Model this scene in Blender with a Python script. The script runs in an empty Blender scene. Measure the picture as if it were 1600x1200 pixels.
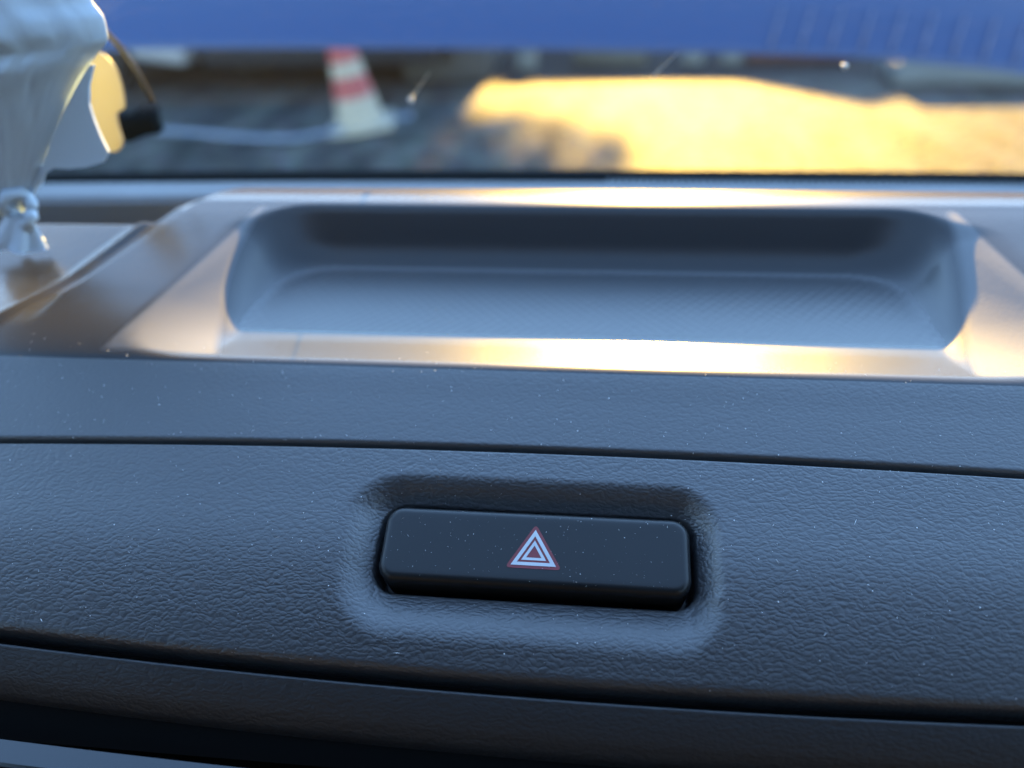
import bpy, bmesh, math, random
import numpy as np
from mathutils import Vector, Matrix, Euler
R = math.radians
rng = np.random.default_rng(7)
random.seed(7)
scene = bpy.context.scene
C = scene.collection

# ------------------------------------------------------------------ camera
CAM_Z = 1.25
cam_d = bpy.data.cameras.new('camera')
cam = bpy.data.objects.new('camera', cam_d); C.objects.link(cam)
m = Matrix.Rotation(R(7.0), 4, 'Z') @ Matrix.Rotation(R(90 - 32.8), 4, 'X') @ Matrix.Rotation(R(-2.0), 4, 'Z')
m.translation = (0, 0, CAM_Z)
cam.matrix_world = m
cam_d.sensor_width = 36.0
cam_d.lens = 36.0 * 1209.0 / 1600.0
cam_d.clip_start = 0.01; cam_d.clip_end = 2000
cam_d.dof.use_dof = True
cam_d.dof.focus_distance = 0.180
cam_d.dof.aperture_fstop = 6.4
cam_d.dof.aperture_blades = 0
scene.camera = cam

# ------------------------------------------------------------------ sky, sun, exposure
SUN_EL, SUN_AZ = 16.0, 4.0        # degrees above the horizon; degrees to the right of straight ahead (+Y)
w = bpy.data.worlds.new('World'); scene.world = w; w.use_nodes = True
nt = w.node_tree; nt.nodes.clear()
sky = nt.nodes.new('ShaderNodeTexSky'); sky.sky_type = 'NISHITA'; sky.sun_disc = False
sky.sun_elevation = R(SUN_EL); sky.sun_rotation = R(SUN_AZ)
sky.air_density = 1.0; sky.dust_density = 0.0; sky.ozone_density = 2.2
bg = nt.nodes.new('ShaderNodeBackground'); bg.inputs['Strength'].default_value = 0.07
wo = nt.nodes.new('ShaderNodeOutputWorld')
nt.links.new(sky.outputs[0], bg.inputs[0]); nt.links.new(bg.outputs[0], wo.inputs[0])
sd = bpy.data.lights.new('sun', 'SUN'); sd.energy = 2.8; sd.angle = R(0.5); sd.color = (1.0, 0.59, 0.11)
so = bpy.data.objects.new('sun', sd); C.objects.link(so)
sv = Vector((math.sin(R(SUN_AZ)) * math.cos(R(SUN_EL)), math.cos(R(SUN_AZ)) * math.cos(R(SUN_EL)), math.sin(R(SUN_EL))))
so.rotation_euler = (-sv).to_track_quat('-Z', 'Y').to_euler()
scene.view_settings.view_transform = 'Standard'; scene.view_settings.look = 'None'
scene.view_settings.gamma = 1.0
scene.view_settings.exposure = 4.3

# ------------------------------------------------------------------ helpers
S = 1.4                                             # dash units -> metres about the camera
def Wp(p):
    p = np.asarray(p, float)
    return p * S + np.array([0, 0, CAM_Z])

def link(o, parent=None, label=None, cat=None, group=None, kind=None):
    C.objects.link(o)
    if parent is not None: o.parent = parent
    if label: o['label'] = label
    if cat: o['category'] = cat
    if group: o['group'] = group
    if kind: o['kind'] = kind
    return o

def empty(name, loc=(0, 0, 0), label=None, cat=None, group=None, kind=None):
    o = bpy.data.objects.new(name, None); o.location = loc; o.empty_display_size = 0.05
    return link(o, None, label, cat, group, kind)

def mesh(name, verts, faces, mats, parent=None, smooth=True, fmat=None, world=True, **kw):
    me = bpy.data.meshes.new(name)
    verts = np.asarray(verts, float)
    if world and parent is not None:
        verts = verts - np.array(parent_world(parent))
    me.from_pydata(verts.tolist(), [], [list(map(int, f)) for f in faces])
    for mm in (mats if isinstance(mats, (list, tuple)) else [mats]): me.materials.append(mm)
    if smooth: me.polygons.foreach_set('use_smooth', [True] * len(me.polygons))
    if fmat is not None: me.polygons.foreach_set('material_index', list(map(int, fmat)))
    me.update()
    return link(bpy.data.objects.new(name, me), parent, **kw)

def parent_world(p):
    v = Vector((0, 0, 0))
    while p is not None:
        v = v + p.location; p = p.parent
    return v

def grid_faces(nr, nc):
    i = np.arange(nr - 1)[:, None] * nc + np.arange(nc - 1)[None, :]
    return np.stack([i, i + 1, i + 1 + nc, i + nc], -1).reshape(-1, 4)

def from_bm(name, bm, mats, parent=None, smooth=True, world=True, **kw):
    me = bpy.data.meshes.new(name)
    if world and parent is not None:
        bmesh.ops.translate(bm, verts=bm.verts, vec=-parent_world(parent))
    bmesh.ops.recalc_face_normals(bm, faces=bm.faces)
    bm.to_mesh(me); bm.free()
    for mm in (mats if isinstance(mats, (list, tuple)) else [mats]): me.materials.append(mm)
    if smooth: me.polygons.foreach_set('use_smooth', [True] * len(me.polygons))
    return link(bpy.data.objects.new(name, me), parent, **kw)

def tube_bm(pts, rad, n=10, bm=None):
    bm = bm or bmesh.new()
    pts = [Vector(p) for p in pts]
    rads = rad if isinstance(rad, (list, tuple)) else [rad] * len(pts)
    rings = []
    for i, p in enumerate(pts):
        t = (pts[min(i + 1, len(pts) - 1)] - pts[max(i - 1, 0)]).normalized()
        a = t.orthogonal().normalized() if i == 0 else (prev - t * prev.dot(t)).normalized()
        prev = a; b = t.cross(a)
        rings.append([bm.verts.new(p + (a * math.cos(k * 2 * math.pi / n) + b * math.sin(k * 2 * math.pi / n)) * rads[i]) for k in range(n)])
    for r0, r1 in zip(rings, rings[1:]):
        for k in range(n): bm.faces.new((r0[k], r0[(k + 1) % n], r1[(k + 1) % n], r1[k]))
    bm.faces.new(rings[0][::-1]); bm.faces.new(rings[-1])
    return bm

def box_bm(c, s, rot=0.0, bevel=0.0, bm=None, seg=2):
    b = bmesh.new(); bmesh.ops.create_cube(b, size=1.0)
    bmesh.ops.scale(b, vec=s, verts=b.verts)
    if bevel > 0: bmesh.ops.bevel(b, geom=b.edges[:], offset=bevel, segments=seg, affect='EDGES', profile=0.5)
    bmesh.ops.rotate(b, cent=(0, 0, 0), matrix=Matrix.Rotation(rot, 3, 'Z'), verts=b.verts)
    bmesh.ops.translate(b, vec=c, verts=b.verts)
    if bm is None: return b
    t = bpy.data.meshes.new('tmp'); b.to_mesh(t); b.free(); bm.from_mesh(t); bpy.data.meshes.remove(t)
    return bm

def prism_bm(poly, depth, axis='y', bm=None, bevel=0.0):
    """poly: list of 3-D points (planar outline) extruded by the vector depth."""
    b = bmesh.new()
    a = [b.verts.new(p) for p in poly]; q = [b.verts.new(Vector(p) + Vector(depth)) for p in poly]
    b.faces.new(a); b.faces.new(q[::-1])
    for i in range(len(a)): b.faces.new((a[i], a[i - 1], q[i - 1], q[i]))
    bmesh.ops.recalc_face_normals(b, faces=b.faces)
    if bevel > 0: bmesh.ops.bevel(b, geom=b.edges[:], offset=bevel, segments=2, affect='EDGES', profile=0.5)
    if bm is None: return b
    t = bpy.data.meshes.new('tmp'); b.to_mesh(t); b.free(); bm.from_mesh(t); bpy.data.meshes.remove(t)
    return bm

def sstep(a, b, x):
    t = np.clip((np.asarray(x, float) - a) / (b - a), 0, 1); return t * t * (3 - 2 * t)
def smin(a, b, k):
    h = np.clip(0.5 + 0.5 * (b - a) / k, 0, 1); return b + (a - b) * h - k * h * (1 - h)
def smax(a, b, k): return -smin(-a, -b, k)
def pchip(xs, ys):
    xs = np.array(xs, float); ys = np.array(ys, float)
    h = np.diff(xs); d = np.diff(ys) / h
    mm = np.zeros(len(xs)); mm[0] = d[0]; mm[-1] = d[-1]
    for i in range(1, len(xs) - 1):
        if d[i - 1] * d[i] > 0:
            w1 = 2 * h[i] + h[i - 1]; w2 = h[i] + 2 * h[i - 1]
            mm[i] = (w1 + w2) / (w1 / d[i - 1] + w2 / d[i])
    def f(x):
        x = np.asarray(x, float)
        i = np.clip(np.searchsorted(xs, x) - 1, 0, len(xs) - 2)
        t = (x - xs[i]) / h[i]
        t = np.clip(t, -3, 4)
        return ((2 * t**3 - 3 * t**2 + 1) * ys[i] + (t**3 - 2 * t**2 + t) * h[i] * mm[i] + (-2 * t**3 + 3 * t**2) * ys[i + 1] + (t**3 - t**2) * h[i] * mm[i + 1])
    return f

# ------------------------------------------------------------------ materials
def new_mat(name):
    mt = bpy.data.materials.new(name); mt.use_nodes = True
    t = mt.node_tree; b = t.nodes['Principled BSDF']
    return mt, t, b
def N(t, typ, **kw):
    n = t.nodes.new(typ)
    for k, v in kw.items(): setattr(n, k, v)
    return n
def plain(name, col, rough=0.5, metal=0.0, coat=0.0, spec=0.5, vary=0.0, scale=8.0, bump=0.0, bdist=0.002):
    mt, t, b = new_mat(name)
    b.inputs['Base Color'].default_value = (*col, 1); b.inputs['Roughness'].default_value = rough
    b.inputs['Metallic'].default_value = metal; b.inputs['Coat Weight'].default_value = coat
    b.inputs['Specular IOR Level'].default_value = spec
    if vary or bump:
        tc = N(t, 'ShaderNodeTexCoord'); nz = N(t, 'ShaderNodeTexNoise')
        nz.inputs['Scale'].default_value = scale; nz.inputs['Detail'].default_value = 6
        t.links.new(tc.outputs['Object'], nz.inputs['Vector'])
        if vary:
            mr = N(t, 'ShaderNodeMapRange'); mr.inputs[1].default_value = 0.3; mr.inputs[2].default_value = 0.7
            mr.inputs[3].default_value = 1 - vary; mr.inputs[4].default_value = 1 + vary
            t.links.new(nz.outputs[0], mr.inputs[0])
            mx = N(t, 'ShaderNodeMix', data_type='RGBA', blend_type='MULTIPLY'); mx.inputs[0].default_value = 1
            mx.inputs[6].default_value = (*col, 1); t.links.new(mr.outputs[0], mx.inputs[7]); t.links.new(mx.outputs[2], b.inputs['Base Color'])
        if bump:
            bp = N(t, 'ShaderNodeBump'); bp.inputs['Strength'].default_value = bump; bp.inputs['Distance'].default_value = bdist
            t.links.new(nz.outputs[0], bp.inputs['Height']); t.links.new(bp.outputs[0], b.inputs['Normal'])
    return mt

def leather(name, col, rough, cell=(0.00145, 0.00082), strength=0.31, dist=0.00030, spec=0.5, ior=1.8):
    mt, t, b = new_mat(name)
    tc = N(t, 'ShaderNodeTexCoord')
    # slow wander of the grain
    wz = N(t, 'ShaderNodeTexNoise'); wz.inputs['Scale'].default_value = 260; wz.inputs['Detail'].default_value = 2
    sc = N(t, 'ShaderNodeVectorMath', operation='SCALE'); sc.inputs[3].default_value = 0.0024
    sub = N(t, 'ShaderNodeVectorMath', operation='SUBTRACT'); sub.inputs[1].default_value = (0.5, 0.5, 0.5)
    add = N(t, 'ShaderNodeVectorMath', operation='ADD')
    mp = N(t, 'ShaderNodeVectorMath', operation='MULTIPLY'); mp.inputs[1].default_value = (1 / cell[0], 1 / cell[1], 1 / cell[1])
    t.links.new(tc.outputs['Object'], wz.inputs['Vector']); t.links.new(wz.outputs['Color'], sub.inputs[0])
    t.links.new(sub.outputs[0], sc.inputs[0]); t.links.new(tc.outputs['Object'], add.inputs[0]); t.links.new(sc.outputs[0], add.inputs[1])
    t.links.new(add.outputs[0], mp.inputs[0])
    vo = N(t, 'ShaderNodeTexVoronoi', feature='SMOOTH_F1'); vo.inputs['Scale'].default_value = 1.0; vo.inputs['Smoothness'].default_value = 0.35
    vo.inputs['Randomness'].default_value = 1.0
    t.links.new(mp.outputs[0], vo.inputs['Vector'])
    ve = N(t, 'ShaderNodeTexVoronoi', feature='DISTANCE_TO_EDGE'); ve.inputs['Scale'].default_value = 1.0
    t.links.new(mp.outputs[0], ve.inputs['Vector'])
    er = N(t, 'ShaderNodeMapRange', interpolation_type='SMOOTHSTEP'); er.inputs[1].default_value = 0.0; er.inputs[2].default_value = 0.22
    t.links.new(ve.outputs[0], er.inputs[0])
    n2 = N(t, 'ShaderNodeTexNoise'); n2.inputs['Scale'].default_value = 1.7; n2.inputs['Detail'].default_value = 3
    t.links.new(mp.outputs[0], n2.inputs['Vector'])
    sq = N(t, 'ShaderNodeMath', operation='POWER'); sq.inputs[1].default_value = 1.7
    t.links.new(vo.outputs['Distance'], sq.inputs[0])
    mu = N(t, 'ShaderNodeMath', operation='MULTIPLY_ADD'); mu.inputs[1].default_value = -1.5
    t.links.new(sq.outputs[0], mu.inputs[0]); mu.inputs[2].default_value = 0.6
    cre = N(t, 'ShaderNodeMath', operation='MULTIPLY_ADD'); cre.inputs[1].default_value = 0.12
    t.links.new(er.outputs[0], cre.inputs[0]); t.links.new(mu.outputs[0], cre.inputs[2])
    ad = N(t, 'ShaderNodeMath', operation='MULTIPLY_ADD'); ad.inputs[1].default_value = 0.6
    t.links.new(n2.outputs[0], ad.inputs[0]); t.links.new(cre.outputs[0], ad.inputs[2])
    bp = N(t, 'ShaderNodeBump'); bp.inputs['Strength'].default_value = strength; bp.inputs['Distance'].default_value = dist
    t.links.new(ad.outputs[0], bp.inputs['Height']); t.links.new(bp.outputs[0], b.inputs['Normal'])
    b.inputs['Base Color'].default_value = (*col, 1)
    b.inputs['Specular IOR Level'].default_value = spec; b.inputs['IOR'].default_value = ior
    # uneven sheen where hands and cloths have been
    n3 = N(t, 'ShaderNodeTexNoise'); n3.inputs['Scale'].default_value = 14; n3.inputs['Detail'].default_value = 5
    t.links.new(tc.outputs['Object'], n3.inputs['Vector'])
    rr = N(t, 'ShaderNodeMapRange'); rr.inputs[1].default_value = 0.3; rr.inputs[2].default_value = 0.7
    rr.inputs[3].default_value = rough - 0.05; rr.inputs[4].default_value = rough + 0.05
    t.links.new(n3.outputs[0], rr.inputs[0]); t.links.new(rr.outputs[0], b.inputs['Roughness'])
    return mt

DASH = (0.036, 0.037, 0.040)
M_facia = leather('facia grained plastic', DASH, 0.44)
M_top = leather('dash top grained plastic', DASH, 0.46, cell=(0.0013, 0.0008), strength=0.25, dist=0.00022)
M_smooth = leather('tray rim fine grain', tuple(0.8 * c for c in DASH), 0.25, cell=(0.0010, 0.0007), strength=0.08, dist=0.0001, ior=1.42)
# the moulded tray surround: one plastic; rim kept glossy and dark, side slopes roughened to look sunlit (side_lit runs 0 to 1)
def rim_lit_sides(mt):
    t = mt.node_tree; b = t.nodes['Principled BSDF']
    at = N(t, 'ShaderNodeAttribute', attribute_name='side_lit')
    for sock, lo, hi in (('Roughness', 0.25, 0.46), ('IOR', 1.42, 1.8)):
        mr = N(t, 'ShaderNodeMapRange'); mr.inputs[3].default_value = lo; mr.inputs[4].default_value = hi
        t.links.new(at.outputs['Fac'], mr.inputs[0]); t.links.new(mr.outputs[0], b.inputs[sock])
rim_lit_sides(M_smooth)
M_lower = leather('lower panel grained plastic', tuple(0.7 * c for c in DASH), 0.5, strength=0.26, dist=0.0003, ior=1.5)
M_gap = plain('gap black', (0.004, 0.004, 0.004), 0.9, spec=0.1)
M_button = plain('button satin black', (0.010, 0.011, 0.012), 0.38, spec=0.42, vary=0.1, scale=60)
M_gloss = plain('gloss trim', (0.008, 0.009, 0.011), 0.16, coat=0.4)
M_seal = plain('black rubber seal', (0.008, 0.009, 0.009), 0.9, spec=0.03)
M_red = plain('red print', (0.20, 0.03, 0.035), 0.5, vary=0.12, scale=400)
M_white = plain('white print', (0.52, 0.54, 0.56), 0.5, vary=0.05, scale=400)
M_dust = plain('dust', (0.85, 0.85, 0.85), 0.9)
# tray liner: fine diagonal ribbing
def liner():
    mt, t, b = new_mat('tray liner ribbed')
    b.inputs['Base Color'].default_value = (*DASH, 1); b.inputs['Roughness'].default_value = 0.40; b.inputs['IOR'].default_value = 1.6
    tc = N(t, 'ShaderNodeTexCoord'); mp = N(t, 'ShaderNodeMapping'); mp.inputs['Rotation'].default_value = (0, 0, R(38))
    wv = N(t, 'ShaderNodeTexWave', wave_type='BANDS', bands_direction='X'); wv.inputs['Scale'].default_value = 105
    mp2 = N(t, 'ShaderNodeMapping'); mp2.inputs['Rotation'].default_value = (0, 0, R(-38))
    wv2 = N(t, 'ShaderNodeTexWave', wave_type='BANDS', bands_direction='X'); wv2.inputs['Scale'].default_value = 105
    t.links.new(tc.outputs['Object'], mp.inputs[0]); t.links.new(mp.outputs[0], wv.inputs[0])
    t.links.new(tc.outputs['Object'], mp2.inputs[0]); t.links.new(mp2.outputs[0], wv2.inputs[0])
    ad = N(t, 'ShaderNodeMath', operation='MULTIPLY_ADD'); ad.inputs[1].default_value = 0.45
    t.links.new(wv2.outputs['Fac'], ad.inputs[0]); t.links.new(wv.outputs['Fac'], ad.inputs[2])
    bp = N(t, 'ShaderNodeBump'); bp.inputs['Strength'].default_value = 0.22; bp.inputs['Distance'].default_value = 0.00035
    t.links.new(ad.outputs[0], bp.inputs['Height']); t.links.new(bp.outputs[0], b.inputs['Normal'])
    return mt
M_liner = liner()

# ------------------------------------------------------------------ dashboard
dash = empty('dashboard', (0, 0.13, 1.10), 'dark grained plastic car dashboard with a storage tray and hazard button under the windscreen', 'dashboard')

# centre-line profile of the dash skin (dash units, relative to the camera)
PY = [0.0600, 0.0746, 0.0830, 0.0913, 0.1010, 0.1104, 0.1200, 0.1287, 0.150, 0.170, 0.1870, 0.1905, 0.1950, 0.1990, 0.2050, 0.2130, 0.2190, 0.2270, 0.2400, 0.30]
PZ = [-0.1175, -0.1032, -0.0972, -0.0926, -0.0890, -0.0856, -0.0822, -0.0791, -0.0753, -0.0716, -0.0684, -0.0679, -0.0680, -0.0685, -0.0698, -0.0735, -0.0830, -0.0950, -0.1020, -0.1100]
Zb = pchip(PY, PZ)
def Ytop(X): return 0.1104 - 0.20 * np.asarray(X)**2
def Ybot(X): return 0.0742 + 0.20 * np.asarray(X)**2

def edge_roll(d, r):
    d = np.clip(d, 0, r); q = 1 - d / r
    return r * (1 - np.sqrt(np.maximum(0, 1 - q * q)))

# ---- hazard button frame (dash units)
BX, BY = -0.0088, 0.0926
BZ = float(Zb(BY))
TILT = R(23)
BU = np.array([1, 0, 0.0]); BV = np.array([0, math.cos(TILT), math.sin(TILT)]); BN = np.array([0, -math.sin(TILT), math.cos(TILT)])
BA, BB = 0.0258, 0.0067           # half width, half height
def rr_sdf(u, v, a, b, r):
    qx = np.abs(u) - (a - r); qy = np.abs(v) - (b - r)
    return np.hypot(np.maximum(qx, 0), np.maximum(qy, 0)) + np.minimum(np.maximum(qx, qy), 0) - r

def dish(u, v):
    d = rr_sdf(u, v, BA + 0.0011, BB + 0.0013, 0.0040)
    ang_l = np.clip(-(u) / BA, 0, 1) ** 6; ang_r = np.clip(u / BA, 0, 1) ** 6
    up = np.clip(v / BB, -1, 1)
    wv = np.where(up > 0, 0.0052, 0.0082)
    wu = 0.0068 * (u < 0) + 0.0046 * (u >= 0)
    # pick the width by which side is nearest
    sx = np.maximum(np.abs(u) - BA, 0); sy = np.maximum(np.abs(v) - BB, 0)
    f = (sx + 1e-6) / (sx + sy + 2e-6)
    wd = wv * (1 - f) + wu * f
    x = np.clip(d / wd, 0, 1)
    dep = 0.0035 * (1 - sstep(-0.32, 1.0, x)) / (1 - sstep(-0.32, 1.0, 0.0))
    dep = dep + np.where(d < 0, np.minimum(-d * 9, 0.0065), 0)       # the slot round the button
    return dep

# ---- facia panel
def axis_nonuniform(lo, hi, a, b, coarse, fine):
    return np.unique(np.concatenate([np.arange(lo, a, coarse), np.arange(a, b, fine), np.arange(b, hi + coarse, coarse)]))
xs = axis_nonuniform(-0.22, 0.22, BX - BA - 0.009, BX + BA + 0.008, 0.0012, 0.00032)
GAP_T, GAP_B = 0.00055, 0.0008
ts = np.concatenate([np.linspace(0, 0.03, 9), np.linspace(0.035, 0.965, 150), np.linspace(0.97, 1, 9)])
X, T = np.meshgrid(xs, ts)
y0 = Ybot(X) + GAP_B; y1 = Ytop(X) - GAP_T
Y = y0 + (y1 - y0) * T
Z = Zb(Y) - edge_roll(Y - y0, 0.0009) - edge_roll(y1 - Y, 0.0005)
P = np.stack([X, Y, Z], -1)
rel = P - np.array([BX, BY, BZ])
dp = dish(rel @ BU, rel @ BV)
P = P - dp[..., None] * BN
nr, nc = X.shape
# turned-down edges
lowA = P[0].copy(); lowA[:, 2] -= 0.007; lowA[:, 1] += 0.001
lowB = P[-1].copy(); lowB[:, 2] -= 0.007; lowB[:, 1] -= 0.0005
Pf = np.concatenate([lowA[None], P, lowB[None]], 0)
mesh('facia_panel', Wp(Pf.reshape(-1, 3)), grid_faces(nr + 2, nc), M_facia, dash)

XBL = np.poly1d(np.polyfit([0.128, 0.143, 0.158, 0.174, 0.187], [-0.0770, -0.0830, -0.0876, -0.0885, -0.0870], 3))
XBR = np.poly1d(np.polyfit([0.128, 0.143, 0.158, 0.174, 0.187], [0.0720, 0.0760, 0.0800, 0.0828, 0.0838], 3))
def dash_surface(X, Y):
    """the skin height of the top panel: plateau, tray, left lid, trough"""
    X = np.asarray(X, float); Y = np.asarray(Y, float)
    plat = Zb(Y)
    # tray walls and floor
    s = np.clip((Y - 0.132) / (0.176 - 0.132), 0, 1)
    xe_l = -(0.1023 - 0.0150 * np.clip((Y - 0.1287) / 0.0583, 0, 1.1))
    xe_r = 0.0998 - 0.0152 * np.clip((Y - 0.1287) / 0.0583, 0, 1.1)
    floor = -0.0816 + 0 * Y
    xb_l = XBL(np.clip(Y, 0.12, 0.20))
    xb_r = XBR(np.clip(Y, 0.12, 0.20))
    def hinge(d): return np.where(d > 0.005, d - 0.0025, np.maximum(d, 0) ** 2 / 0.010)
    wl = plat - 0.30 * (X - xe_l) - 1.05 * hinge(X - xb_l)
    wr = plat - 0.22 * (xe_r - X) - 1.05 * hinge(xb_r - X)
    wb = -0.0683 - 1.75 * (0.1872 - Y)
    wf = -0.0791 - 0.165 * (Y - 0.1283)
    side = smax(smax(wl, wr, 0.004), wb, 0.0180)
    tr = smax(floor, wf, 0.0010)
    tr = smax(tr, side, 0.0060)
    z = smin(plat, tr, 0.0004 + 0.0010 * s)
    # left of the tray plateau: small step down, then the raised lid of the left panel
    xl = -(0.1208 - 0.0162 * np.clip((Y - 0.149) / 0.042, 0, 1.3))
    z = z - 0.0026 * sstep(0.136, 0.160, Y) * sstep(0.0, 0.0035, xl - X)
    xp = -(0.1313 - 0.0136 * np.clip((Y - 0.1388) / 0.044, -0.5, 1.5))
    z = z + 0.0009 * np.exp(-((X - xp) / 0.0016) ** 2) * sstep(0.112, 0.125, Y)
    z = z - 0.0100 * sstep(0.0, 0.0040, xp + 0.003 - X) * sstep(0.1815, 0.1860, Y)
    # right of the tray plateau
    z = z - 0.004 * sstep(0.116, 0.122, X) * sstep(0.14, 0.17, Y)
    return z

xs2 = axis_nonuniform(-0.24, 0.24, -0.175, 0.13, 0.0016, 0.00045)
ys2 = np.concatenate([np.linspace(0, 0.0012, 8), np.arange(0.0018, 0.128, 0.00045)])
X2, T2 = np.meshgrid(xs2, ys2)
Y2 = 0.1104 + (Ytop(X2) - 0.1104) * (1 - sstep(0.0, 0.0155, T2)) + GAP_T + T2
Z2 = dash_surface(X2, Y2) - edge_roll(T2, 0.0006)
P2 = np.stack([X2, Y2, Z2], -1)
lo = P2[0].copy(); lo[:, 2] -= 0.007; lo[:, 1] += 0.0006
P2 = np.concatenate([lo[None], P2], 0)
nr, nc = P2.shape[:2]
F2 = grid_faces(nr, nc)
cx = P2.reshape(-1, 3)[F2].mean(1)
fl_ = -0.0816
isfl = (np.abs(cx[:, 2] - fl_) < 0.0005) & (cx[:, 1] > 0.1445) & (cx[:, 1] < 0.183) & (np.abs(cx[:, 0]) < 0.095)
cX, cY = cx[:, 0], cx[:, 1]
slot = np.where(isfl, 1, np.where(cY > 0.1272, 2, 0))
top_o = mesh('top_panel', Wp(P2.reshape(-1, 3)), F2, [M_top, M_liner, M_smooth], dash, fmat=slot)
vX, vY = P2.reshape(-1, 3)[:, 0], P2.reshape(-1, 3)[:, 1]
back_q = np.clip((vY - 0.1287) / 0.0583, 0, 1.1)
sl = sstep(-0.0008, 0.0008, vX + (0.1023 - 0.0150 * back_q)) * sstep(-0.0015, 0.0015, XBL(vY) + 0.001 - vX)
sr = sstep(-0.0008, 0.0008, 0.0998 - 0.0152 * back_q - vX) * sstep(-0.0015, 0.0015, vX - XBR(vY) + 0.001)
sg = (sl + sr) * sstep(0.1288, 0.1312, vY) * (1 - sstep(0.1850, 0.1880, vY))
at_ = top_o.data.attributes.new('side_lit', 'FLOAT', 'POINT'); at_.data.foreach_set('value', sg.astype(np.float32))

# ---- dark carrier seen down the joints
Xc = np.linspace(-0.23, 0.23, 90); Tc = np.linspace(0.066, 0.122, 40)
XX, YY = np.meshgrid(Xc, Tc)
ZZ = Zb(YY) - 0.0045
rel = np.stack([XX, YY, ZZ], -1) - np.array([BX, BY, BZ])
inb = (np.abs(rel[..., 0]) < BA + 0.012) & (np.abs(rel @ BV) < BB + 0.012)
ZZ = np.where(inb, ZZ - 0.012, ZZ)
mesh('joint_carrier', Wp(np.stack([XX, YY, ZZ], -1).reshape(-1, 3)), grid_faces(*XX.shape), M_gap, dash)

# ---- lower panel: rolls under below the second joint
prof = [(0.0, -0.0060), (0.0, -0.0012), (-0.0002, -0.0006), (-0.0007, -0.0002), (-0.0014, -0.0009), (-0.0030, -0.0030), (-0.0043, -0.0053), (-0.0050, -0.0080), (-0.0049, -0.0110), (-0.0036, -0.0150), (-0.0010, -0.0190), (0.006, -0.0240), (0.020, -0.0280)]
prof = np.array(prof)
tt = np.linspace(0, len(prof) - 1, 110)
py_ = pchip(range(len(prof)), prof[:, 0])(tt); pz_ = pchip(range(len(prof)), prof[:, 1])(tt)
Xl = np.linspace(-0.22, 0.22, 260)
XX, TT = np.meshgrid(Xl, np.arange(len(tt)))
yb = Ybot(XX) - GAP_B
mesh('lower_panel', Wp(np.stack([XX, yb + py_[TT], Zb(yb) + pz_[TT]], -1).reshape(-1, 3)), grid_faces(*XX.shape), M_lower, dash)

# ---- gloss trim blades below
def blade(yo, zo, wdt, hgt, mat, name='trim_strip'):
    sec = np.array([(0.5, -0.5), (0.5, 0.35), (0.42, 0.5), (-0.40, 0.42), (-0.5, 0.28), (-0.5, -0.5)]) * np.array([wdt, hgt])
    XX, K = np.meshgrid(Xl, np.arange(len(sec)))
    yc = 0.0627 + 0.22 * XX**2 + yo
    mesh(name, Wp(np.stack([XX, yc + sec[K, 0], zo + sec[K, 1] + 0 * XX], -1).reshape(-1, 3)), grid_faces(*XX.shape), mat, dash, smooth=False)
blade(-0.0022, -0.1140, 0.0042, 0.003, M_gloss)
blade(-0.0072, -0.1205, 0.0032, 0.002, M_gloss)
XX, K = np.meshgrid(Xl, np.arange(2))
mesh('vent_shadow_box', Wp(np.stack([XX, 0.085 - 0.05 * K, -0.130 - 0.012 * K], -1).reshape(-1, 3)), grid_faces(*XX.shape), M_gap, dash)

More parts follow.
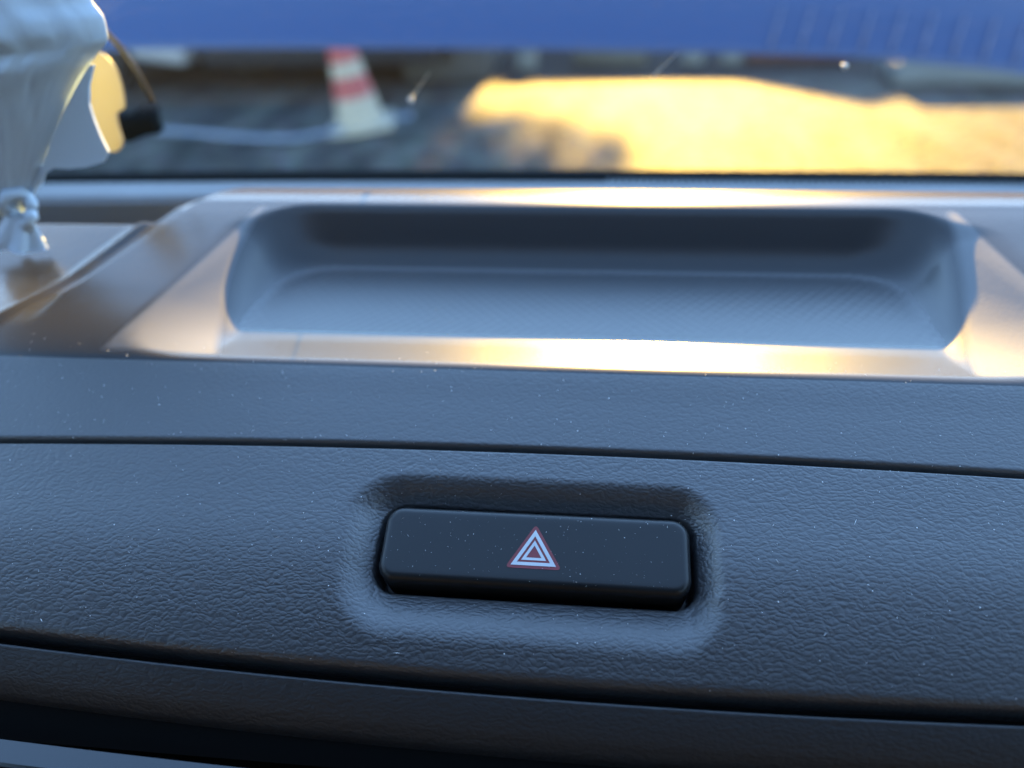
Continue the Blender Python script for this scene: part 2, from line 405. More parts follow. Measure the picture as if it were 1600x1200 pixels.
# ---- hazard button (rounded slab with a faintly crowned face) and its printed symbol
def button():
    r = 0.0030; h = 0.0040; bev = 0.0015
    n = 10
    def outline(a, b, r):
        pts = []
        for cx_, cy_, a0 in ((a - r, b - r, 0), (-(a - r), b - r, 90), (-(a - r), -(b - r), 180), (a - r, -(b - r), 270)):
            for k in range(n + 1):
                t = R(a0 + 90 * k / n); pts.append((cx_ + r * math.cos(t), cy_ + r * math.sin(t)))
        return np.array(pts)
    rings = []
    base = np.array([BX, BY, BZ]) + BN * (-0.0047)
    levels = [(0.0003, -0.006), (0.0, 0.0)]                   # (inset, height)
    for k in range(9):
        a = R(90 * k / 8); levels.append((bev * (1 - math.cos(a)), h - bev + bev * math.sin(a)))
    for ins, hh in levels:
        o = outline(BA - ins, BB - ins, max(r - ins, 0.0006))
        # the face leans: its lower edge stands a little lower
        rings.append((o, hh))
    for q in (0.86, 0.6, 0.3, 0.05):
        o = outline(BA - bev, BB - bev, r - bev) * np.array([q ** 0.3 if q < 0.9 else 0.97, q]); rings.append((o, h + 0.0))
    V = []
    for o, hh in rings:
        sag = 0 * o[:, 1]
        V.append(base + o[:, :1] * BU + o[:, 1:] * BV + (hh - sag)[:, None] * BN)
    nv = len(V[0]); F = []
    for i in range(len(V) - 1):
        for k in range(nv):
            F.append((i * nv + k, i * nv + (k + 1) % nv, (i + 1) * nv + (k + 1) % nv, (i + 1) * nv + k))
    F.append(list(range((len(V) - 1) * nv, len(V) * nv)))
    b = mesh('hazard_button', Wp(np.concatenate(V)), F, M_button, dash, label='satin black hazard warning button with red and white triangle symbol')
    top = base + BN * h
    def place(p, lift): return Wp(top + p[0] * BU + p[1] * BV + lift * BN)
    cen = np.array([0.0002, -0.0010])
    def tri(inr, off=(0, 0)):
        """isosceles triangle of inradius-like size inr"""
        hw, hh = 1.82 * inr, 1.0 * inr
        return [np.array((off[0] - hw, off[1] - hh)), np.array((off[0] + hw, off[1] - hh)), np.array((off[0], off[1] + 2.06 * inr))]
    def ring(name, i0, i1, mat, lift, rnd=0):
        A, B = tri(i0), tri(i1)
        vs = [place(cen + p, lift) for p in A + B]
        mesh(name, vs, [(k, (k + 1) % 3, 3 + (k + 1) % 3, 3 + k) for k in range(3)], mat, b, smooth=False)
    # red ground with rounded corners, then the two white outlines
    A = tri(0.00256); pts = []
    for k in range(3):
        p, a, c = A[k], A[k - 1], A[(k + 1) % 3]
        d0 = (a - p) / np.linalg.norm(a - p); d1 = (c - p) / np.linalg.norm(c - p)
        for t in np.linspace(0, 1, 6):
            q0 = p + d0 * 0.0009 * (1 - t); q1 = p + d1 * 0.0009 * t
            pts.append((q0 * (1 - t) + q1 * t))
    mesh('red_triangle', [place(cen + p, 0.00005) for p in pts], [list(range(len(pts)))], M_red, b, smooth=False)
    ring('white_triangle_outline', 0.00206, 0.00150, M_white, 0.00010)
    ring('white_triangle_outline', 0.00114, 0.00070, M_white, 0.00010)
    return b
button()

# ---- defroster ledge and seal at the foot of the windscreen
Xc = np.linspace(-0.42, 0.42, 120)
sec = np.array([(0.258, -0.125), (0.264, -0.1020), (0.2655, -0.0955), (0.268, -0.0935), (0.280, -0.0928), (0.288, -0.0950), (0.295, -0.0980), (0.297, -0.1030)])
XX, K = np.meshgrid(Xc, np.arange(len(sec)))
mesh('defroster_ledge', Wp(np.stack([XX, sec[K, 0] - 0.10 * XX**2, sec[K, 1] + 0 * XX], -1).reshape(-1, 3)), grid_faces(*XX.shape), M_top, dash, smooth=False)
for k in range(72):
    x = 0.004 + k * 0.0026
    if abs(x) > 0.2: continue
    bm = box_bm(Wp((x, 0.2875 - 0.10 * x * x, -0.0948)), (0.0016, 0.0065, 0.0012), bevel=0.0003, seg=1)
    from_bm('defroster_slat', bm, M_top, dash, smooth=False)
sec = np.array([(0.290, -0.1040), (0.291, -0.0960), (0.294, -0.0944), (0.302, -0.0950), (0.310, -0.0972), (0.322, -0.1040)])
XX, K = np.meshgrid(Xc, np.arange(len(sec)))
mesh('rubber_seal', Wp(np.stack([XX, sec[K, 0] - 0.10 * XX**2, sec[K, 1] + 0 * XX], -1).reshape(-1, 3)), grid_faces(*XX.shape), M_seal, dash)

# ------------------------------------------------------------------ windscreen
def glass_mat():
    mt, t, b = new_mat('windscreen glass'); t.nodes.remove(b)
    out = t.nodes['Material Output']
    tr = N(t, 'ShaderNodeBsdfTransparent'); tr.inputs[0].default_value = (0.95, 0.97, 0.96, 1)
    gl = N(t, 'ShaderNodeBsdfGlossy'); gl.inputs['Roughness'].default_value = 0.02
    fr = N(t, 'ShaderNodeFresnel'); fr.inputs[0].default_value = 1.13
    mx = N(t, 'ShaderNodeMixShader'); t.links.new(fr.outputs[0], mx.inputs[0]); t.links.new(tr.outputs[0], mx.inputs[1]); t.links.new(gl.outputs[0], mx.inputs[2])
    # thin road film
    df = N(t, 'ShaderNodeBsdfTranslucent'); df.inputs[0].default_value = (0.7, 0.7, 0.68, 1)
    tc = N(t, 'ShaderNodeTexCoord'); nz = N(t, 'ShaderNodeTexNoise'); nz.inputs['Scale'].default_value = 220; nz.inputs['Detail'].default_value = 8
    t.links.new(tc.outputs['Object'], nz.inputs['Vector'])
    mr = N(t, 'ShaderNodeMapRange'); mr.inputs[1].default_value = 0.45; mr.inputs[2].default_value = 0.75; mr.inputs[3].default_value = 0.0015; mr.inputs[4].default_value = 0.0025
    t.links.new(nz.outputs[0], mr.inputs[0])
    m2 = N(t, 'ShaderNodeMixShader'); t.links.new(mr.outputs[0], m2.inputs[0]); t.links.new(mx.outputs[0], m2.inputs[1]); t.links.new(df.outputs[0], m2.inputs[2])
    t.links.new(m2.outputs[0], out.inputs[0]); return mt
M_glass = glass_mat()
GB = Wp((0, 0.310, -0.0975)); GSL = R(33)
def glass_pt(x, s, lift=0.0):
    """point on the windscreen: x across, s metres up the slope from its foot"""
    y = GB[1] - s * math.cos(GSL) - 0.10 / S * x * x * 0.6
    z = GB[2] + s * math.sin(GSL)
    return np.array((x, y - lift * math.sin(GSL), z - lift * math.cos(GSL)))
xs3 = np.linspace(-0.66, 0.66, 40); ss3 = np.linspace(0.0, 0.50, 30)
wind = empty('windscreen', tuple(GB), 'clear raked windscreen above the dashboard with small chips catching the sun', 'windscreen')
V = [glass_pt(x, s) for s in ss3 for x in xs3]
mesh('glass_pane', V, grid_faces(len(ss3), len(xs3)), M_glass, wind)
M_chip = plain('glass chip', (0.45, 0.45, 0.42), 0.35, spec=1.0)

# ------------------------------------------------------------------ ground and lot
def ground_mat(name, col, col2, scale, rough, spec, bump=0.4, bd=0.01):
    mt, t, b = new_mat(name)
    tc = N(t, 'ShaderNodeTexCoord')
    st = N(t, 'ShaderNodeVectorMath', operation='MULTIPLY'); st.inputs[1].default_value = (1, 0.3, 1); t.links.new(tc.outputs['Object'], st.inputs[0])
    nz = N(t, 'ShaderNodeTexNoise'); nz.inputs['Scale'].default_value = scale; nz.inputs['Detail'].default_value = 4; nz.inputs['Roughness'].default_value = 0.65
    n2 = N(t, 'ShaderNodeTexVoronoi'); n2.inputs['Scale'].default_value = scale * 5
    t.links.new(st.outputs[0], nz.inputs['Vector']); t.links.new(tc.outputs['Object'], n2.inputs['Vector'])
    cr = N(t, 'ShaderNodeValToRGB'); cr.color_ramp.elements[0].position = 0.40; cr.color_ramp.elements[1].position = 0.70
    cr.color_ramp.elements[0].color = (*col, 1); cr.color_ramp.elements[1].color = (*col2, 1)
    t.links.new(nz.outputs[0], cr.inputs[0]); 
    mx = N(t, 'ShaderNodeMix', data_type='RGBA', blend_type='MULTIPLY'); mx.inputs[0].default_value = 0.35
    t.links.new(cr.outputs[0], mx.inputs[6]); t.links.new(n2.outputs['Color'], mx.inputs[7]); t.links.new(mx.outputs[2], b.inputs['Base Color'])
    b.inputs['Roughness'].default_value = rough; b.inputs['Specular IOR Level'].default_value = spec
    ad = N(t, 'ShaderNodeMath', operation='ADD'); t.links.new(nz.outputs[0], ad.inputs[0]); t.links.new(n2.outputs['Distance'], ad.inputs[1])
    bp = N(t, 'ShaderNodeBump'); bp.inputs['Strength'].default_value = bump; bp.inputs['Distance'].default_value = bd
    t.links.new(ad.outputs[0], bp.inputs['Height']); t.links.new(bp.outputs[0], b.inputs['Normal'])
    return mt
M_asph = ground_mat('asphalt', (0.008, 0.008, 0.009), (0.018, 0.018, 0.018), 6, 0.9, 0.2)
M_lot = ground_mat('worn concrete lot', (0.016, 0.0155, 0.0140), (0.095, 0.092, 0.082), 5.0, 0.74, 0.12, 0.8, 0.012)
mesh('ground', [(-300, -300, 0), (300, -300, 0), (300, 300, 0), (-300, 300, 0)], [(0, 1, 2, 3)], M_asph, smooth=False, kind='structure')
far = [(x, 6.02 + 0.05 * math.sin(x * 1.3) + 0.03 * math.sin(x * 4.1), 0.004) for x in np.linspace(-30, 30, 121)]
mesh('concrete_yard', [(-30, -8, 0.004), (30, -8, 0.004)] + far[::-1], [list(range(len(far) + 2))], M_lot, smooth=False, kind='structure')

# ------------------------------------------------------------------ raised blue bonnet
M_blue = plain('blue car paint', (0.004, 0.036, 0.118), 0.5)
bon = empty('bonnet', (0, 1.0, 1.10), 'raised blue car bonnet crossing the top of the view', 'car bonnet')
def bonnet_edge(x):
    return np.interp(x, [-1.15, -0.9, -0.5, -0.1, 0.15, 0.33, 0.45, 0.56, 0.7, 1.15], [-0.158, -0.158, -0.160, -0.168, -0.175, -0.183, -0.195, -0.213, -0.242, -0.28])
xb = np.linspace(-1.15, 1.15, 160); tb = np.linspace(0, 1, 60)
XX, TT = np.meshgrid(xb, tb)
eb = bonnet_edge(XX)
YY = 1.0 - 0.05 * XX**2 + 0.16 * TT + 0.012 * np.sin(TT * 9.0)
ZZ = CAM_Z + eb + TT * (0.155 - eb)  # unseen upper part made taller to block low sky light
top_f = np.stack([XX, YY, ZZ], -1)
back = top_f.copy(); back[..., 1] += 0.018; back = back[::-1]
Pb = np.concatenate([top_f, back], 0)
Pb[0, :, 1] += 0.004
mesh('panel', Pb.reshape(-1, 3), np.concatenate([grid_faces(*Pb.shape[:2]), [[0, 0, 0, 0]]])[:-1], M_blue, bon)
# stiffening flange along the right half and its pressed ribs
M_blue2 = plain('dusty blue paint', (0.11, 0.135, 0.22), 0.5, vary=0.15, scale=30)
for k in range(14):
    x = 0.20 + k * 0.034
    e = CAM_Z + float(bonnet_edge(x))
    bm = tube_bm([(x - 0.004, 0.994 - 0.05 * x * x + 0.010, e + 0.010), (x + 0.009, 0.994 - 0.05 * x * x + 0.036, e + 0.050)], 0.0013, 6)
    from_bm('rib', bm, M_blue2, bon)

# ------------------------------------------------------------------ unseen cabin shell above and behind the camera, added to block stray light
M_head = plain('dark headliner', (0.012, 0.012, 0.013), 0.9)
roof = empty('car_cabin', (0, -0.4, 1.4), 'unseen dark cabin roof, seats and door panels, added to block stray light', 'car cabin')
gt = glass_pt(0, 0.50)
from_bm('headliner', box_bm((0, gt[1] - 1.0, gt[2] + 0.02), (1.36, 2.0, 0.04), bevel=0.015), M_head, roof)
from_bm('rear_seat', box_bm((0, -1.35, 0.85), (1.34, 0.20, 1.05), bevel=0.08), M_head, roof)
from_bm('cabin_floor', box_bm((0, -0.55, 0.36), (1.36, 1.8, 0.05), bevel=0.01), M_head, roof)
for sx in (-1, 1):
    from_bm('door_panel', box_bm((sx * 0.70, -0.62, 0.84), (0.06, 1.7, 0.92), bevel=0.02), M_head, roof)
    from_bm('front_seat', box_bm((sx * 0.36, -0.62, 0.90), (0.50, 0.16, 0.86), bevel=0.07), M_head, roof)
from_bm('bulkhead', box_bm((0, 0.42, 0.70), (1.36, 0.04, 0.70), bevel=0.01), M_head, roof)

# ------------------------------------------------------------------ unseen wall added across the yard, its top shaped to cut the sunlit patch
M_wall = plain('grey wall', (0.22, 0.22, 0.21), 0.9, vary=0.2, scale=3)
tanE = math.tan(R(SUN_EL)) / math.cos(R(SUN_AZ))
def hgt_for(yshade, Yw=14.0): return (Yw - yshade) * tanE
wx = [-14, -0.42, -0.40, 0.97 + 0.56, 1.73 + 0.58, 2.15 + 0.58, 2.7 + 0.58, 14]
wh = [3.35, 3.35, hgt_for(6.1), hgt_for(6.0), hgt_for(5.25), hgt_for(5.6), hgt_for(5.4), hgt_for(5.5)]
poly = [(-14, 14.0, 0)] + [(x, 14.0, h) for x, h in zip(wx, wh)] + [(14, 14.0, 0)]
from_bm('shade_wall', prism_bm(poly, (0, 0.2, 0)), M_wall, None, smooth=False, label='unseen grey wall added at the far end of the yard to shade it', cat='wall')

# ------------------------------------------------------------------ unseen crown and trunk behind that wall, added to shade the patch edge
M_bark = plain('bark', (0.10, 0.08, 0.06), 0.9, vary=0.3, scale=20)
M_leaf = plain('leaf', (0.05, 0.09, 0.03), 0.6, vary=0.3, scale=9)
shade_tree = empty('shade_tree', (0.45, 26.0, 0), 'unseen bushy crown on a thin trunk, added behind the wall to shade the yard', 'shade_tree')
from_bm('trunk', tube_bm([(0.45, 26, 0), (0.42, 26, 2.0), (0.50, 26.05, 4.5), (0.45, 26, 7.4)], [0.11, 0.09, 0.07, 0.03], 8), M_bark, shade_tree)
n = 7000
d = rng.normal(size=(n, 3)); d /= np.linalg.norm(d, axis=1)[:, None]
cc = d * (rng.random(n) ** (1 / 2.2))[:, None] * np.array([1.5, 1.2, 1.05]) * (1 + 0.10 * np.sin(5 * d[:, :1] + 3 * d[:, 2:])) + np.array([0.45, 26.0, 6.95])
a = rng.normal(size=(n, 3)); a /= np.linalg.norm(a, axis=1)[:, None]
b_ = np.cross(a, rng.normal(size=(n, 3))); b_ /= np.linalg.norm(b_, axis=1)[:, None]
L = 0.075 * (0.7 + 0.6 * rng.random(n))[:, None]
V = np.stack([cc - a * L, cc + b_ * L * 0.5, cc + a * L, cc - b_ * L * 0.5], 1).reshape(-1, 3)
mesh('crown', V, np.arange(4 * n).reshape(-1, 4), M_leaf, shade_tree, smooth=False)

# ------------------------------------------------------------------ chips in the windscreen
for k, (x, s_, r) in enumerate([(-0.0812, 0.1116, 0.0017), (0.0890, 0.1420, 0.0013), (-0.0800, 0.1150, 0.0006), (0.0200, 0.1335, 0.0006)]):
    bm = bmesh.new(); bmesh.ops.create_icosphere(bm, subdivisions=1, radius=r)
    for v in bm.verts: v.co *= 1 + 0.25 * random.uniform(-1, 1)
    bmesh.ops.translate(bm, verts=bm.verts, vec=glass_pt(x, s_, 0.0008))
    from_bm('glass_chip', bm, M_chip, wind, smooth=False)
for (x0, s0, x1, s1, r) in [(-0.0812, 0.1116, -0.067, 0.140, 0.0003), (0.0200, 0.1335, 0.0270, 0.155, 0.0003)]:
    pts = [glass_pt(x0 + (x1 - x0) * t, s0 + (s1 - s0) * t, 0.0006) for t in np.linspace(0, 1, 6)]
    from_bm('glass_scratch', tube_bm(pts, [r, r * .9, r * .7, r * .5, r * .35, r * .2], 5), M_chip, wind)

# ------------------------------------------------------------------ plastic cover bunched at the left
def film(name, col, trans, rough=0.4, bump=0.3, sc=35):
    mt, t, b = new_mat(name); out = t.nodes['Material Output']
    b.inputs['Base Color'].default_value = (*col, 1); b.inputs['Roughness'].default_value = rough
    tl = N(t, 'ShaderNodeBsdfTranslucent'); tl.inputs[0].default_value = (*col, 1)
    mx = N(t, 'ShaderNodeMixShader'); mx.inputs[0].default_value = trans
    tc = N(t, 'ShaderNodeTexCoord'); nz = N(t, 'ShaderNodeTexNoise'); nz.inputs['Scale'].default_value = sc; nz.inputs['Detail'].default_value = 4; nz.inputs['Distortion'].default_value = 1.2
    t.links.new(tc.outputs['Object'], nz.inputs['Vector'])
    bp = N(t, 'ShaderNodeBump'); bp.inputs['Strength'].default_value = bump; bp.inputs['Distance'].default_value = 0.006
    t.links.new(nz.outputs[0], bp.inputs['Height']); t.links.new(bp.outputs[0], b.inputs['Normal'])
    t.links.new(b.outputs[0], mx.inputs[1]); t.links.new(tl.outputs[0], mx.inputs[2]); t.links.new(mx.outputs[0], out.inputs[0])
    return mt
M_film = film('white plastic film', (0.46, 0.55, 0.64), 0.02, rough=0.6, bump=0.1)
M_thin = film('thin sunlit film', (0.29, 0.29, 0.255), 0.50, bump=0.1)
cov = empty('plastic_cover', (-0.21, 0.25, 1.145), 'pale bluish plastic cover hanging bunched over the left of the dashboard, knotted at its foot', 'plastic cover')
zr = np.array([1.1550, 1.1618, 1.1744, 1.1874, 1.1997, 1.2084, 1.2130, 1.2186, 1.2240, 1.2400])
xr = np.array([-0.2085, -0.2026, -0.1916, -0.1808, -0.1707, -0.1615, -0.1566, -0.1561, -0.1585, -0.1600])
zz = np.linspace(1.155, 1.240, 150); rights = pchip(zr, xr)(zz)
nth = 160; V = []
from mathutils import noise as mnoise
for z_, xr_ in zip(zz, rights):
    xl_ = -0.232 - 0.06 * (z_ - 1.155) / 0.075
    cx_, ax = (xr_ + xl_) / 2, (xr_ - xl_) / 2
    f = (z_ - 1.155) / 0.075
    dy = 0.006 + 0.014 * min(f * 1.5, 1)
    for k in range(nth):
        t = 2 * math.pi * k / nth
        ct, st = math.cos(t), math.sin(t)
        fold = 0.0016 * f * (math.sin(3 * t + 40 * z_) + 0.25 * math.sin(8 * t - 60 * z_ + 1.3)) * (1 - abs(ct) ** 6)
        q = Vector((8 + 26 * ct, 20 * st, 30 * z_ + 8 * ct))
        rid = 1 - abs(mnoise.noise(q)) * 2.2
        rid2 = 1 - abs(mnoise.noise(q * 2.3 + Vector((3, 1, 7)))) * 2.0
        crease = (0.0020 * max(rid, 0) ** 2 + 0.0003 * max(rid2, 0) ** 2) * min(1, 0.25 + f) - 0.0030 * math.exp(-((z_ - 1.2085 - 0.004 * ct) / 0.0030) ** 2)
        V.append((cx_ + ax * math.copysign(abs(ct) ** 0.9, ct), 0.252 + (dy + fold + crease) * math.copysign(abs(st) ** 1.5, st), z_))
F = [(i * nth + k, i * nth + (k + 1) % nth, (i + 1) * nth + (k + 1) % nth, (i + 1) * nth + k) for i in range(len(zz) - 1) for k in range(nth)]
F += [list(range(nth))[::-1], list(range((len(zz) - 1) * nth, len(zz) * nth))]
mesh('bag', V, F, M_film, cov)
# rolled hem down its right edge
hem = [(x + 0.0004, 0.251, z) for z, x in zip(zz[2:30:3], rights[2:30:3])]
from_bm('hem', tube_bm(hem, 0.0011, 8), M_film, cov)
# knot: a twisted loop and a pleated tail
loop = []
for k in range(17):
    t = 2 * math.pi * k / 16
    loop.append((-0.2048 + 0.0046 * math.cos(t), 0.246 + 0.002 * math.sin(2 * t), 1.1580 + 0.0056 * math.sin(t)))
from_bm('knot', tube_bm(loop, [0.0021 + 0.0006 * math.sin(3 * k) for k in range(17)], 8), M_film, cov)
V = []; rows = 16
for i in range(rows):
    f = i / (rows - 1)
    for k in range(40):
        t = 2 * math.pi * k / 40
        r = (0.0042 + 0.0055 * f) * (1 + (0.10 + 0.18 * f) * math.sin(6 * t + 2 * f))
        V.append((-0.2068 - 0.005 * f + r * math.cos(t), 0.246 + 0.6 * r * math.sin(t), 1.1560 - 0.0125 * f + 0.001 * math.sin(3 * t) * f))
F = [(i * 40 + k, i * 40 + (k + 1) % 40, (i + 1) * 40 + (k + 1) % 40, (i + 1) * 40 + k) for i in range(rows - 1) for k in range(40)]
F += [list(range(40)), list(range((rows - 1) * 40, rows * 40))[::-1]]
mesh('tail', V, F, M_film, cov)
def chaikin(p, n=2):
    for _ in range(n):
        q = []
        for k in range(len(p)):
            a, b = p[k], p[(k + 1) % len(p)]
            q += [(a[0] * .75 + b[0] * .25, a[1] * .75 + b[1] * .25), (a[0] * .25 + b[0] * .75, a[1] * .25 + b[1] * .75)]
        p = q
    return p
def away(f, x, y, z): return (x * f, y * f, 1.25 + (z - 1.25) * f)
flap = [(-0.1758, 1.2065), (-0.1704, 1.205), (-0.1677, 1.1987), (-0.1685, 1.189), (-0.1698, 1.1864), (-0.1732, 1.1855), (-0.1738, 1.1801), (-0.1734, 1.1743), (-0.1787, 1.1703), (-0.1819, 1.1743), (-0.1837, 1.1835), (-0.1842, 1.1891), (-0.1805, 1.1978)]
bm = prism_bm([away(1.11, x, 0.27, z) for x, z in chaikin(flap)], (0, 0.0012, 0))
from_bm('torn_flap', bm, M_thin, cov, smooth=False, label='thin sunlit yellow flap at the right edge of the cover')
pale = [(-0.1688, 1.2064), (-0.1769, 1.193), (-0.177, 1.1822), (-0.1747, 1.1708), (-0.1896, 1.1673), (-0.2013, 1.168), (-0.2079, 1.1588), (-0.1999, 1.1731), (-0.1828, 1.1931)]
bm = prism_bm([away(0.95, x, 0.262, z) for x, z in chaikin(pale, 1)], (0, 0.0012, 0))
from_bm('inner_fold', bm, M_film, cov, smooth=False)

cov.scale = (0.94, 0.94, 0.94); cov.location = (-0.21 * 0.94, 0.25 * 0.94, 1.25 + (1.145 - 1.25) * 0.94)

# black trim torn loose beside it
trim = empty('loose_trim', (-0.186, 0.30, 1.167), 'small torn black trim piece beside the sunlit plastic flap', 'trim piece')
bm = prism_bm([(x, 0.30, z) for x, z in [(-0.1955, 1.1775), (-0.1880, 1.1770), (-0.1795, 1.1815), (-0.1760, 1.1800), (-0.1775, 1.1740), (-0.1765, 1.1700), (-0.1830, 1.1690), (-0.1916, 1.1660), (-0.1965, 1.1720)]], (0, 0.006, 0), bevel=0.001)
from_bm('lump', bm, M_seal, trim)
trim.scale = (1.2, 1.2, 1.2); trim.location = (-0.186 * 1.2, 0.36, 1.25 + (1.167 - 1.25) * 1.2)
from_bm('strap', tube_bm([(-0.1825, 0.292, 1.2020), (-0.1790, 0.293, 1.1965), (-0.1775, 0.296, 1.1890), (-0.1790, 0.302, 1.1790)], 0.0009, 8), plain('grey strap', (0.06, 0.06, 0.065), 0.9, spec=0.0), trim)

# ------------------------------------------------------------------ dust on the facia, button and top
DV, DF = [], []
def fleck(p, nrm, size, fib=False):
    nrm = Vector(nrm).normalized(); a = nrm.orthogonal().normalized(); a = (Matrix.Rotation(random.uniform(0, 6.28), 3, nrm) @ a); b = nrm.cross(a)
    la = size * random.uniform(0.5, 1.0) * (random.uniform(2.5, 5) if fib else 1.0); lb = size * random.uniform(0.3, 0.8) * (0.45 if fib else 1)
    c = Vector(p) + nrm * size * 0.25; i0 = len(DV)
    sk = random.uniform(-0.6, 0.6) * lb
    for q in (a * la + b * sk, b * lb, -a * la + b * sk, -b * lb, nrm * size * 0.45): DV.append(c + q)
    for k in range(4): DF.append((i0 + k, i0 + (k + 1) % 4, i0 + 4))
def sprinkle(grid, n, smin_, smax_, xr, tr):
    G = Wp(grid); nr, nc = G.shape[:2]; xs_ = grid[nr // 2, :, 0]
    cl = [(random.uniform(*xr), random.uniform(*tr)) for _ in range(max(3, n // 25))]
    for _ in range(n):
        if random.random() < 0.45:
            c = random.choice(cl); x = random.gauss(c[0], 0.006); t = random.gauss(c[1], 0.05)
        else: x = random.uniform(*xr); t = random.uniform(*tr)
        j = int(np.clip(np.searchsorted(xs_, x), 1, nc - 2)); i = int(np.clip(t * nr, 2, nr - 3))
        nn = np.cross(G[i, j + 1] - G[i, j - 1], G[i + 1, j] - G[i - 1, j])
        if nn[2] < 0: nn = -nn
        sz = smin_ + (smax_ - smin_) * random.random() ** 3.5
        fleck(G[i, j] + (G[i, j + 1] - G[i, j]) * random.random(), nn, sz * 0.72, random.random() < 0.10)
sprinkle(P, 1250, 0.00006, 0.00034, (-0.125, 0.085), (0.03, 0.97))
sprinkle(P2[:60], 850, 0.00006, 0.00036, (-0.135, 0.10), (0.02, 0.98))
for _ in range(210):
    u = random.uniform(-0.95, 0.95) * BA; v = random.uniform(-0.9, 0.9) * BB
    p = np.array([BX, BY, BZ]) + BN * (-0.0047 + 0.0040) + u * BU + v * BV
    fleck(Wp(p), BN, 0.00005 + 0.00014 * random.random() ** 3, random.random() < 0.12)
mesh('dust', DV, DF, M_dust, None, smooth=False, kind='stuff', label='pale dust specks and lint lying on the dashboard and button')

# ------------------------------------------------------------------ things standing in the yard
def copy_tree(o, parent=None):
    c = o.copy(); C.objects.link(c); c.parent = parent
    for ch in [x for x in bpy.data.objects if x.parent == o]: copy_tree(ch, c)
    return c
# traffic cone
cone = empty('traffic_cone', (-1.47, 4.80, 0.004), 'leaning red and white traffic cone standing on the grey yard', 'traffic cone')
def lathe(prof, n=28):
    V = [(r * math.cos(2 * math.pi * k / n), r * math.sin(2 * math.pi * k / n), z) for r, z in prof for k in range(n)]
    F = [(i * n + k, i * n + (k + 1) % n, (i + 1) * n + (k + 1) % n, (i + 1) * n + k) for i in range(len(prof) - 1) for k in range(n)]
    return V, F
M_cw = plain('cone white', (0.23, 0.21, 0.165), 0.6, vary=0.1); M_cr = plain('cone red', (0.20, 0.02, 0.025), 0.5, vary=0.1)
def cr(z): return 0.040 + 0.115 * max(0, 1 - z / 0.95) ** 1.5
for z0, z1, mt in ((0.03, 0.20, M_cw), (0.20, 0.32, M_cr), (0.32, 0.40, M_cw), (0.40, 0.55, M_cr), (0.55, 0.70, M_cw), (0.70, 0.95, M_cr)):
    V, F = lathe([(cr(z), z) for z in np.linspace(z0, z1, 6)])
    mesh('band', V, F, mt, cone, world=False)
from_bm('foot', box_bm((0, 0, 0.018), (0.40, 0.40, 0.036), bevel=0.012), M_cw, cone, world=False)
cone.rotation_euler = (0, R(-8), R(12))
# hose
M_hose = plain('pale blue hose', (0.09, 0.12, 0.18), 0.4)
ctrl = [(-2.75, 4.66), (-2.46, 4.60), (-2.1, 4.50), (-1.83, 4.48), (-1.62, 4.62), (-1.42, 4.86), (-1.2, 5.0)]
tq = np.linspace(0, 6, 40)
hx, hy = pchip(range(7), [c[0] for c in ctrl])(tq), pchip(range(7), [c[1] for c in ctrl])(tq)
from_bm('hose', tube_bm([(x, y, 0.024) for x, y in zip(hx, hy)], 0.02, 8), M_hose, None, label='pale blue hose snaking across the grey yard past the cone', cat='hose')

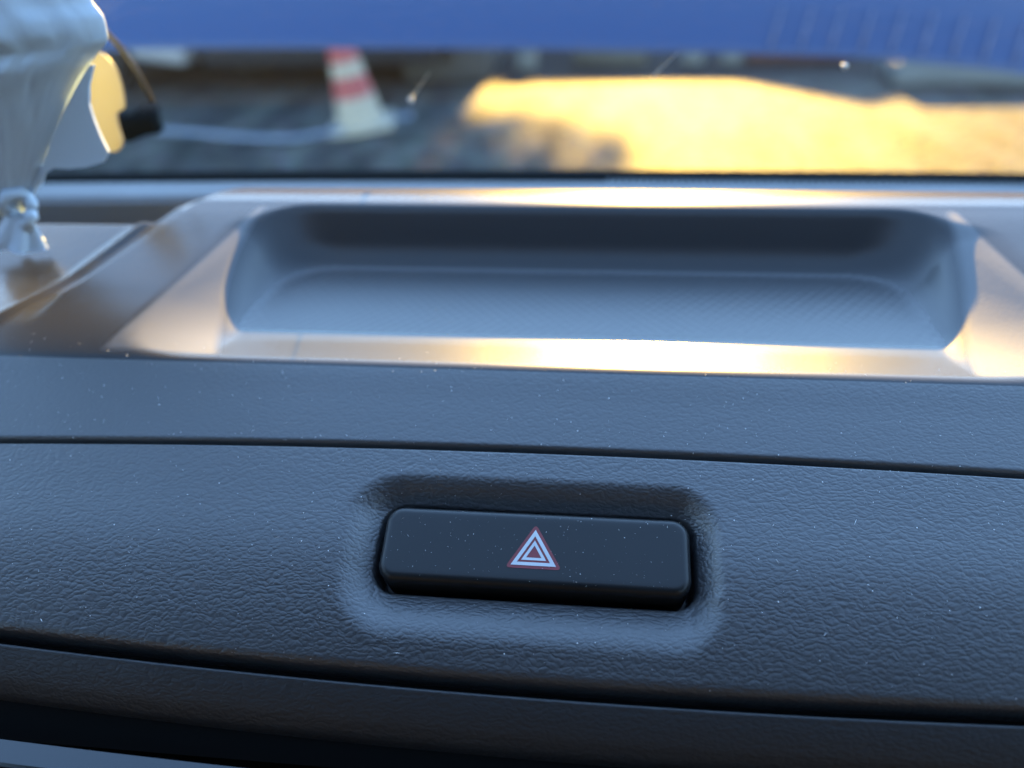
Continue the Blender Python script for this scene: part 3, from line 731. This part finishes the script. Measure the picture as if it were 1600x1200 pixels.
# parked cars
M_tyre = plain('tyre', (0.008, 0.008, 0.008), 0.85); M_rim = plain('rim', (0.12, 0.12, 0.125), 0.35, metal=0.8)
M_win = plain('car glass', (0.01, 0.012, 0.014), 0.08); M_lamp = plain('lamp', (0.4, 0.4, 0.4), 0.15)
def parked_car(loc, rz, paint, label):
    c = empty('parked_car', loc, label, 'car', 'cars parked along the far edge of the yard')
    side = [(-2.1, 0.22), (-2.12, 0.62), (-2.0, 0.86), (-1.45, 0.95), (-0.95, 1.38), (-0.3, 1.46), (0.55, 1.43), (1.15, 1.0), (1.95, 0.84), (2.12, 0.62), (2.12, 0.20)]
    for cxw in (1.32, -1.32):
        side += [(cxw + 0.37 * math.cos(R(a)), 0.28 + 0.37 * math.sin(R(a))) for a in range(0, 181, 20)]
    bm = prism_bm([(x, -0.86, z) for x, z in side], (0, 1.72, 0), bevel=0.045)
    for v in bm.verts:
        if v.co.z > 0.95: v.co.y *= 1 - 0.22 * (v.co.z - 0.95) / 0.5
    from_bm('body', bm, paint, c, world=False)
    for sx in (-1.32, 1.32):
        for sy in (-0.78, 0.78):
            V, F = lathe([(0.19, -0.10), (0.29, -0.10), (0.315, -0.07), (0.315, 0.07), (0.29, 0.10), (0.19, 0.10)])
            V = [(sx + x, sy + z, 0.315 + y) for x, y, z in V]
            wh_ = mesh('wheel', V, F, M_tyre, c, world=False)
            V, F = lathe([(0.02, 0.06), (0.18, 0.085), (0.195, 0.095), (0.195, -0.095), (0.18, -0.085), (0.02, -0.06)])
            mesh('rim', [(sx + x, sy + z, 0.315 + y) for x, y, z in V], F, M_rim, wh_, world=False)
    for sy in (-1, 1):
        from_bm('side_window', prism_bm([(x, sy * 0.795, z) for x, z in [(-1.3, 0.99), (-0.88, 1.33), (0.5, 1.37), (0.98, 1.0)]], (0, sy * 0.03, 0)), M_win, c, smooth=False, world=False)
        from_bm('headlight', box_bm((2.08, sy * 0.6, 0.66), (0.12, 0.34, 0.15), bevel=0.03), M_lamp, c, world=False)
    from_bm('number_plate', box_bm((2.135, 0, 0.42), (0.03, 0.5, 0.11), bevel=0.005), plain('plate', (0.3, 0.3, 0.3), 0.5), c, world=False)
    c.rotation_euler = (0, 0, rz)
    return c
parked_car((-5.05, 6.45, 0.0), R(180), plain('silver paint', (0.20, 0.21, 0.23), 0.3, coat=0.6), 'silver car parked side on at the far left of the yard')
parked_car((-2.0, 7.75, 0.0), R(-90), plain('black paint', (0.012, 0.014, 0.018), 0.3, coat=0.6), 'black car parked nose on between the silver car and the cone')
# low things along the far edge
def low(name, c, s, mt, label, cat, bev=0.012, **kw):
    e = empty(name, (c[0], c[1], 0.0), label, cat, **kw)
    from_bm('block', box_bm((c[0], c[1], s[2] / 2 + 0.002), s, bevel=bev), mt, e)
    from_bm('cap', box_bm((c[0], c[1], s[2] + 0.010), (s[0] * 0.96, s[1] * 0.96, 0.02), bevel=0.005), mt, e)
M_post = plain('pale post', (0.075, 0.085, 0.088), 0.7, vary=0.15); M_blk = plain('grey block', (0.035, 0.036, 0.032), 0.8, vary=0.3, scale=5)
low('bollard', (-0.60, 6.60), (0.16, 0.15, 0.15), M_post, 'single pale square bollard left of the sunlit patch', 'bollard')
low('bollard', (0.72, 6.75), (0.16, 0.15, 0.14), M_post, 'pale square bollard beside the grey block, left one of a close pair', 'bollard', group='pair of short pale bollards')
low('bollard', (1.02, 6.75), (0.16, 0.15, 0.14), M_post, 'pale square bollard beside the dark red barrier, right one of a close pair', 'bollard', group='pair of short pale bollards')
low('concrete_block', (0.06, 6.80), (0.60, 0.25, 0.12), M_blk, 'low grey concrete block behind the sunlit patch', 'concrete block')
low('low_barrier', (1.55, 6.80), (0.80, 0.14, 0.12), plain('dark red', (0.035, 0.010, 0.010), 0.6), 'dark red low barrier at the far edge of the sunlit patch', 'barrier')
low('concrete_slab', (2.75, 6.02), (1.50, 0.40, 0.16), plain('blue grey slab', (0.065, 0.078, 0.088), 0.7, vary=0.12, scale=3), 'pale blue grey slab lying at the right edge of the yard', 'slab', bev=0.03)
low('skip_container', (-1.18, 6.72), (0.66, 1.1, 0.32), plain('dark container', (0.02, 0.022, 0.025), 0.7), 'low dark container standing behind and right of the cone', 'container')
